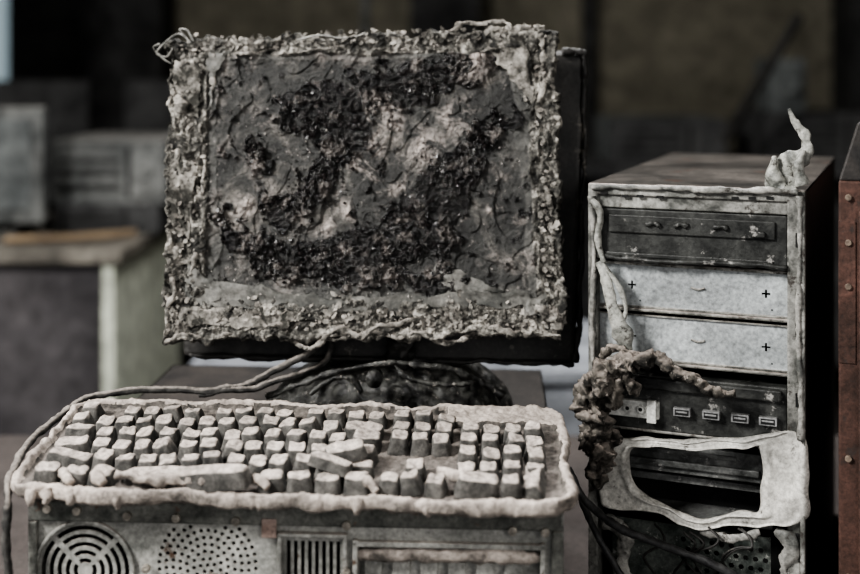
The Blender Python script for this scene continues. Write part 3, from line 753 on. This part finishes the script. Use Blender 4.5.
# ================================================================ RUSTED CASE (right edge)
R=empty('computer_case',(.3455,1.01,.75),(0,0,-YAW))
b=MB();b.box(0,.2,.0,.42,0,.434)
V=[(0,0,.434),(.2,0,.434),(.2,.42,.434),(0,.42,.434),(.014,.02,.482),(.19,.02,.485),(.19,.4,.485),(.014,.4,.482)]
b.add(V,[(3,2,1,0),(4,5,6,7),(0,1,5,4),(1,2,6,5),(2,3,7,6),(3,0,4,7)],1)
b.obj('rusted_shell',[M_rust,M_side],R,bevel=.002)
b=MB()
for z in(.42,.382,.345,.2,.1):b.cyl((.008,-.003,z),.0028,.004,12)
b.box(.0,.014,-.001,0,.28,.40,1)
b.obj('rusted_bolts',[M_rscrew,M_rust],R,bevel=.0005)
b=MB();b.box(.016,.2,-.004,0,.02,.41);b.obj('front_door',M_rust,R,bevel=.002)

# ================================================================ CABLES
b=MB()
b.tube([at(322,340,1.165),at(300,358,1.14),at(262,378,1.13),at(220,390,1.12),at(150,390,1.12),at(90,398,1.11),at(45,428,1.06),at(16,462,.985),at(7,505,.94),at(9,560,.93),at(20,640,.93),at(60,730,.93)],[.0033]*12,10,14,.4,150,wob=.002)
b.tube([at(330,338,1.17),at(325,362,1.16),at(290,378,1.125),at(250,388,1.12),at(200,394,1.12)],.003,8,12,.4,150,wob=.003)
b.obj('power_cable',M_cable,None,smooth=True)
b=MB()
b.tube([at(568,468,1.07),at(585,500,1.06),at(620,528,1.04),at(670,548,1.03),at(720,568,1.01),at(770,600,1.0),at(800,650,.99),at(810,688,.98)],.0035,10,14,.3,150)
b.tube([at(572,478,1.09),at(600,540,1.06),at(640,600,1.05),at(690,640,1.03),at(720,670,1.02)],.003,10,12,.3,150)
b.obj('power_cable.001',burnt('cable_black',(.01,.01,.011),(.05,.05,.05),60,rough=.5),None,smooth=True)

# ================================================================ BACKGROUND
b=MB()
b.box(-2.6,-.72,2.78,3.56,.82,.85,2);b.box(-.77,-.74,2.8,3.54,0,.82,1);b.box(-2.6,-.77,2.82,2.85,.1,.82,0);b.box(-2.6,-2.57,2.8,3.54,0,.82,0)
b.obj('desk',[M_deskf,M_pale,M_bgtop],bevel=.004)
b=MB();b.tube([(-1.02,2.86,.866),(-.86,2.9,.866),(-.735,2.98,.866)],.010,8,4);b.obj('wooden_stick',M_wood)
def crt(name,X,Y,Z,w,h,d,rot,mb_,ms):
    e=empty(name,(X,Y,Z),(0,0,rot))
    b=MB();b.box(-w/2,w/2,0,.05,.04,h);b.hexa([(-w/2+.01,.05,.05),(w/2-.01,.05,.05),(w/2-.01,.05,h-.01),(-w/2+.01,.05,h-.01)],[(-w*.3,d,.08),(w*.3,d,.08),(w*.3,d,h*.8),(-w*.3,d,h*.8)])
    b.box(-w*.3,w*.3,.02,d*.7,0,.02);b.box(-w*.15,w*.15,.06,d*.5,.02,.06);b.obj('housing',mb_,e,bevel=.006)
    b=MB();b.box(-w/2+.03,w/2-.03,-.004,.0,.075,h-.03);b.obj('screen',ms,e,bevel=.003)
    return e
def pc(name,X,Y,Z,w,h,d,rot,mt,mf):
    e=empty(name,(X,Y,Z),(0,0,rot))
    b=MB();b.box(0,w,.01,d,0,h);b.obj('shell',mt,e,bevel=.004)
    b=MB();b.box(0,w,0,.01,0,h);
    for k in range(2): b.box(w*.08,w*.6,-.006,0,h*(.55-.33*k),h*(.78-.33*k))
    b.cyl((w*.82,-.008,h*.5),h*.11,.01,14);b.box(w*.7,w*.93,-.004,0,h*.1,h*.2);b.obj('front_bezel',mf,e,bevel=.002)
    e2=MB()
    for k in range(3): e2.box(w*.08,w*.6,-.0075,-.0055,h*(.25+.2*k),h*(.31+.2*k))
    e2.box(w*.66,w*.70,-.002,.0,h*.1,h*.9)
    e2.obj('bezel_gaps',M_dark,e)
    return e
crt('crt_monitor',-1.13,2.95,.85,.34,.33,.36,.1,M_bggrey2,M_bggrey)
pc('desktop_computer.001',-.97,3.08,.85,.27,.075,.4,.0,M_bgdark,M_bgdark)
pc('desktop_computer',-.985,3.10,.925,.30,.165,.4,-.03,M_bggrey2,M_bggrey2)
b=MB();b.box(-.43,.40,2.2,2.6,0,.70);b.box(-.45,.42,2.18,2.62,.70,.725)
for i in range(3): b.box(-.41+i*.27,-.16+i*.27,2.19,2.2,.35,.68)
b.obj('low_cabinet',M_blue,bevel=.004)
for nm,xa,xb,ya,z in (('far_desk_left',-1.9,.1,4.4,.85),('far_desk_right',.35,2.9,4.0,.95)):  # both of these are ordinary desks further back in the room
    b=MB();b.box(xa,xb,ya,ya+.7,z-.04,z);b.box(xa+.03,xa+.06,ya+.02,ya+.68,0,z-.04);b.box(xb-.06,xb-.03,ya+.02,ya+.68,0,z-.04);b.box(xa+.06,xb-.06,ya+.3,ya+.33,.2,z-.04)
    b.obj(nm,M_bgdark,bevel=.004)
crt('crt_monitor.001',-1.5,4.5,.85,.42,.38,.38,.1,M_bgdark,M_bgdark)
crt('crt_monitor.002',-.95,4.5,.85,.42,.38,.38,-.1,M_bgdark,M_bgdark)
pc('desktop_computer.002',.62,4.1,.95,.40,.15,.4,.0,M_bggrey,M_bgdark)
pc('desktop_computer.003',1.15,4.1,.95,.42,.17,.4,.0,M_bgdark,M_bgdark)
pc('desktop_computer.004',1.70,4.1,.95,.42,.15,.4,.0,M_bggrey,M_bgdark)
e=empty('projector',(1.18,4.15,1.12),(0,0,0))
b=MB();b.box(0,.13,0,.2,.0,.19);b.box(.03,.10,-.03,0,.04,.15);b.cyl((.065,-.05,.1),.035,.03,18);b.obj('body',M_bggrey,e,bevel=.01)
b=MB();p0=at(725,140,3.9);p1=at(800,15,3.7);b.tube([p0,p1],[.020,.016],10,3);b.obj('metal_pole',M_soot)
b=MB();b.tube([(-.24,4.3,.0),(-.235,4.3,1.2),(-.21,4.3,3.2)],.016,10,3);b.obj('water_pipe',M_bggrey2)
b=MB();b.box(-2.05,-1.72,3.9,4.3,0,2.0);b.box(-2.03,-1.90,3.89,3.9,.1,1.9);b.box(-1.87,-1.74,3.89,3.9,.1,1.9);b.obj('storage_cabinet',M_bgdark,bevel=.005)

# ================================================================ LIGHT / CAMERA
w=bpy.data.worlds.new('World');scene.world=w;w.use_nodes=True
w.node_tree.nodes['Background'].inputs[0].default_value=(.97,.98,1,1);w.node_tree.nodes['Background'].inputs[1].default_value=.60
def area(name,loc,tgt,size,power,col):
    l=bpy.data.lights.new(name,'AREA');l.shape='RECTANGLE';l.size=size[0];l.size_y=size[1];l.energy=power;l.color=col
    o=bpy.data.objects.new(name,l);o.location=loc;o.rotation_euler=(Vector(tgt)-Vector(loc)).to_track_quat('-Z','Y').to_euler();scene.collection.objects.link(o)
area('added_key_light',(-1.8,.1,2.5),(0,1.1,1.0),(.6,.55),145,(1,.985,.955))  # key lamp added in mid-room, assuming light from upper left; away from the windows
area('front_fill_light',(1.6,-1.3,1.9),(.1,1.1,1.0),(1.2,1.4),20,(1,.96,.92))  # soft fill lamp added from front right; the room has no doorway there
area('added_rim_light',(.1,2.1,2.9),(.1,1.1,.9),(1.0,.55),74,(1,.99,.98))  # lamp added above and behind the computers for a rim; no fixture there
try:
    scene.view_settings.view_transform='AgX';scene.view_settings.look='AgX - Medium High Contrast'
except Exception as ex: print(ex)
cam=bpy.data.cameras.new('camera');co=bpy.data.objects.new('camera',cam);scene.collection.objects.link(co)
co.location=(0,0,ZC);co.rotation_euler=(math.pi/2,0,0)
cam.sensor_width=36;cam.lens=F*36/860;cam.shift_y=-(287-HY)/860;cam.clip_start=.05
cam.dof.use_dof=True;cam.dof.focus_distance=1.05;cam.dof.aperture_fstop=3.0
scene.camera=co
